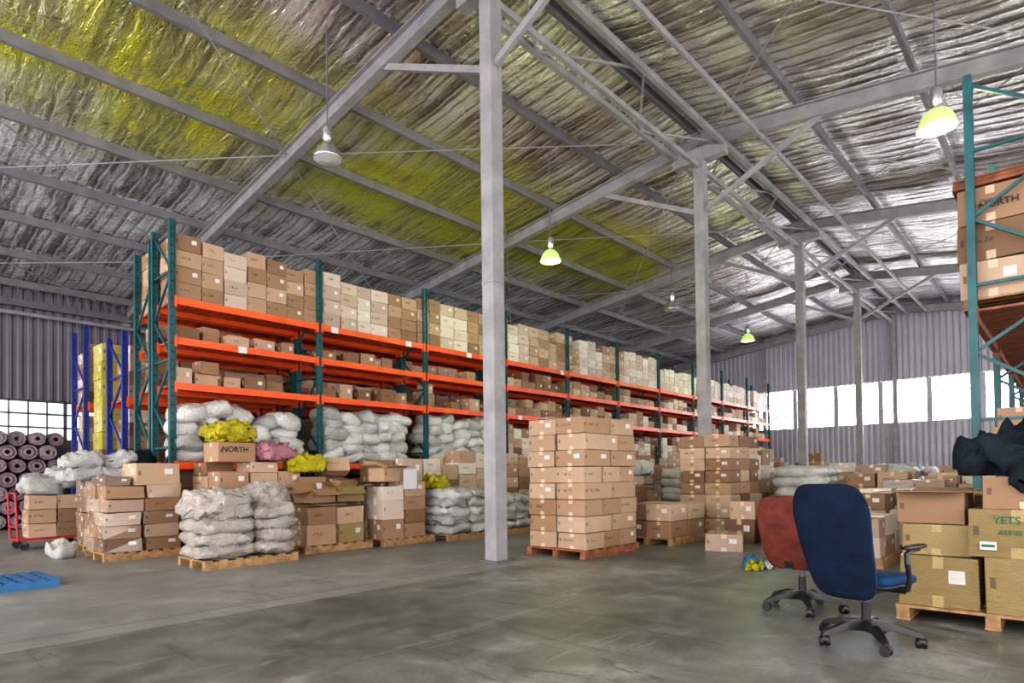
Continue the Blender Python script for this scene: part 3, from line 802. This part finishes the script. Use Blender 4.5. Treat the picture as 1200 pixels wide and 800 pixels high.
# ------------------------------------------------------------------ office chairs
def chair(name, loc, ang, backm, seatm, bw, bz0, bz1, arms, base_rot=0, seat_z=.46, br=.33, lean=.21):
    """faces local +Y"""
    e = empty(name, (loc[0], loc[1], 0), ang-math.pi/2)
    b = MB()
    for i in range(5):
        t = base_rot+2*math.pi*i/5; c, s_ = math.cos(t), math.sin(t)
        def P(r, z, o=0): return Vector((r*c-o*s_, r*s_+o*c, z))
        pts = [(.03, .13, .034, .038), (.16, .13, .03, .028), (br-.02, .088, .02, .018), (br+.012, .072, .016, .01)]
        vs = []
        for rr, zz, hw, hh in pts:
            vs += [tuple(P(rr, zz-hh, -hw)), tuple(P(rr, zz-hh, hw)), tuple(P(rr, zz+hh, hw*.7)), tuple(P(rr, zz+hh, -hw*.7))]
        fs = [(4*k+j, 4*k+(j+1) % 4, 4*k+4+(j+1) % 4, 4*k+4+j) for k in range(3) for j in range(4)]+[(0, 3, 2, 1), (12, 13, 14, 15)]
        b.add(vs, fs, 'black_plastic', smooth=False)
        ca = R.uniform(0, 6.28); ct = P(br-.01, .032); ax = Vector((math.cos(ca), math.sin(ca), 0))
        for sg in (-1, 1): b.cyl(ct+ax*sg*.008, ct+ax*sg*.03, .032, n=18, mat='black_plastic')
        b.cyl(ct+Vector((0, 0, .03)), ct+Vector((0, 0, .055)), .008, n=8, mat='black_plastic')
        b.cyl(ct-ax*.02+Vector((0, 0, .012)), ct+ax*.02+Vector((0, 0, .012)), .034, n=12, mat='black_plastic')
    b.build('star_base', e, bevel=.004)
    b = MB()
    b.cyl((0, 0, .10), (0, 0, .17), .045, .038, mat='black_plastic', n=20)
    b.cyl((0, 0, .17), (0, 0, .29), .03, mat='black_plastic', n=20)
    b.cyl((0, 0, .28), (0, 0, seat_z-.07), .018, mat='steel_dark', n=16)
    b.box(0, 0, seat_z-.10, .20, .26, .05, mat='black_plastic')
    b.cyl((.08, .03, seat_z-.08), (.24, .05, seat_z-.085), .007, mat='black_plastic', n=8)
    b.build('gas_lift', e)
    b = MB()
    def fs_(p):
        q = Vector(p); yy = q.y/.24
        q.z += -.03*max(0, yy)**2+.012*(q.x/.25)**2
        return q+Vector((0, .03, seat_z))
    b.sell(.255, .245, .045, .55, .45, fs_, seatm, 12, 40)
    def fp(p): return Vector(p)+Vector((0, .03, seat_z-.035))
    b.sell(.235, .225, .02, .5, .45, fp, 'black_plastic', 6, 32)
    b.build('seat', e)
    hh = (bz1-bz0)/2; zc = (bz0+bz1)/2
    def mk(off, th, scl, mat):
        def fb(p):
            x, z, yth = p.x, p.y, p.z
            v = min(1, max(0, (z/hh+1)/2))
            wf = .82+.18*min(1, v*1.4)-.06*max(0, v-.8)/.2
            x *= wf
            y = -.255-lean*(v**1.2)*(hh/.35)+.48*x*x-.05*math.sin(v*math.pi)+off+yth
            return Vector((x, y, zc+z))
        b.sell(bw/2*scl, hh*scl, th, .45, .38, fb, mat, 10, 48)
    b = MB(); mk(-.012, .022, 1.0, backm); mk(.018, .03, .955, seatm); b.build('backrest', e)
    b = MB()
    b.bar((0, -.08, seat_z-.08), (0, -.30, seat_z-.07), .07, .016, 'black_plastic')
    b.bar((0, -.29, seat_z-.075), (0, -.335, bz0+.22), .07, .016, 'black_plastic', up=(0, 1, 0))
    b.build('back_bracket', e)
    if arms:
        b = MB()
        for sg in (-1, 1):
            pts = [Vector((sg*.20, -.02, seat_z-.05)), Vector((sg*.285, -.03, seat_z-.045)), Vector((sg*.305, -.04, seat_z+.03)), Vector((sg*.305, -.07, seat_z+.13)), Vector((sg*.30, -.06, seat_z+.195)), Vector((sg*.295, .0, seat_z+.215)), Vector((sg*.29, .12, seat_z+.215))]
            for p, q in zip(pts[:-1], pts[1:]): b.cyl(p, q, .017, mat='black_plastic', n=12)
            for p in pts: b.sell(.0175, .0175, .0175, 1, 1, lambda v, p=p: v+p, 'black_plastic', 6, 10)
            b.sell(.03, .15, .017, .7, .6, lambda v, sg=sg: v+Vector((sg*.295, .06, seat_z+.232)), 'black_plastic', 8, 24)
        b.build('armrests', e)
    return e
chair('office_chair', (4.85, 1.10), math.radians(-14), 'navy_fabric', 'blue_seat', .52, .34, 1.12, True, .5, .46)
chair('office_chair', (5.68, 1.78), math.radians(-2), 'red_fabric', 'red_fabric', .48, .38, 1.0, False, .2, .46, lean=.12)

# ------------------------------------------------------------------ world & camera
w = bpy.data.worlds.new('sky'); sc.world = w; w.use_nodes = True
bg = w.node_tree.nodes['Background']; bg.inputs[0].default_value = (1, .965, .95, 1); bg.inputs[1].default_value = 4.8

cam = bpy.data.cameras.new('camera'); co = bpy.data.objects.new('camera', cam); sc.collection.objects.link(co)
cam.sensor_width = 36; cam.lens = 720/1200*36
pitch = 1.0
cam.shift_y = (157-12.6*pitch)/1200
cam.clip_end = 200
yaw = math.radians(42.5)
co.matrix_world = Matrix.Translation((0, 0, 1.2)) @ Matrix.Rotation(yaw-math.pi/2, 4, 'Z') @ Matrix.Rotation(math.radians(90+pitch), 4, 'X') @ Matrix.Rotation(math.radians(-.7), 4, 'Z')
sc.camera = co
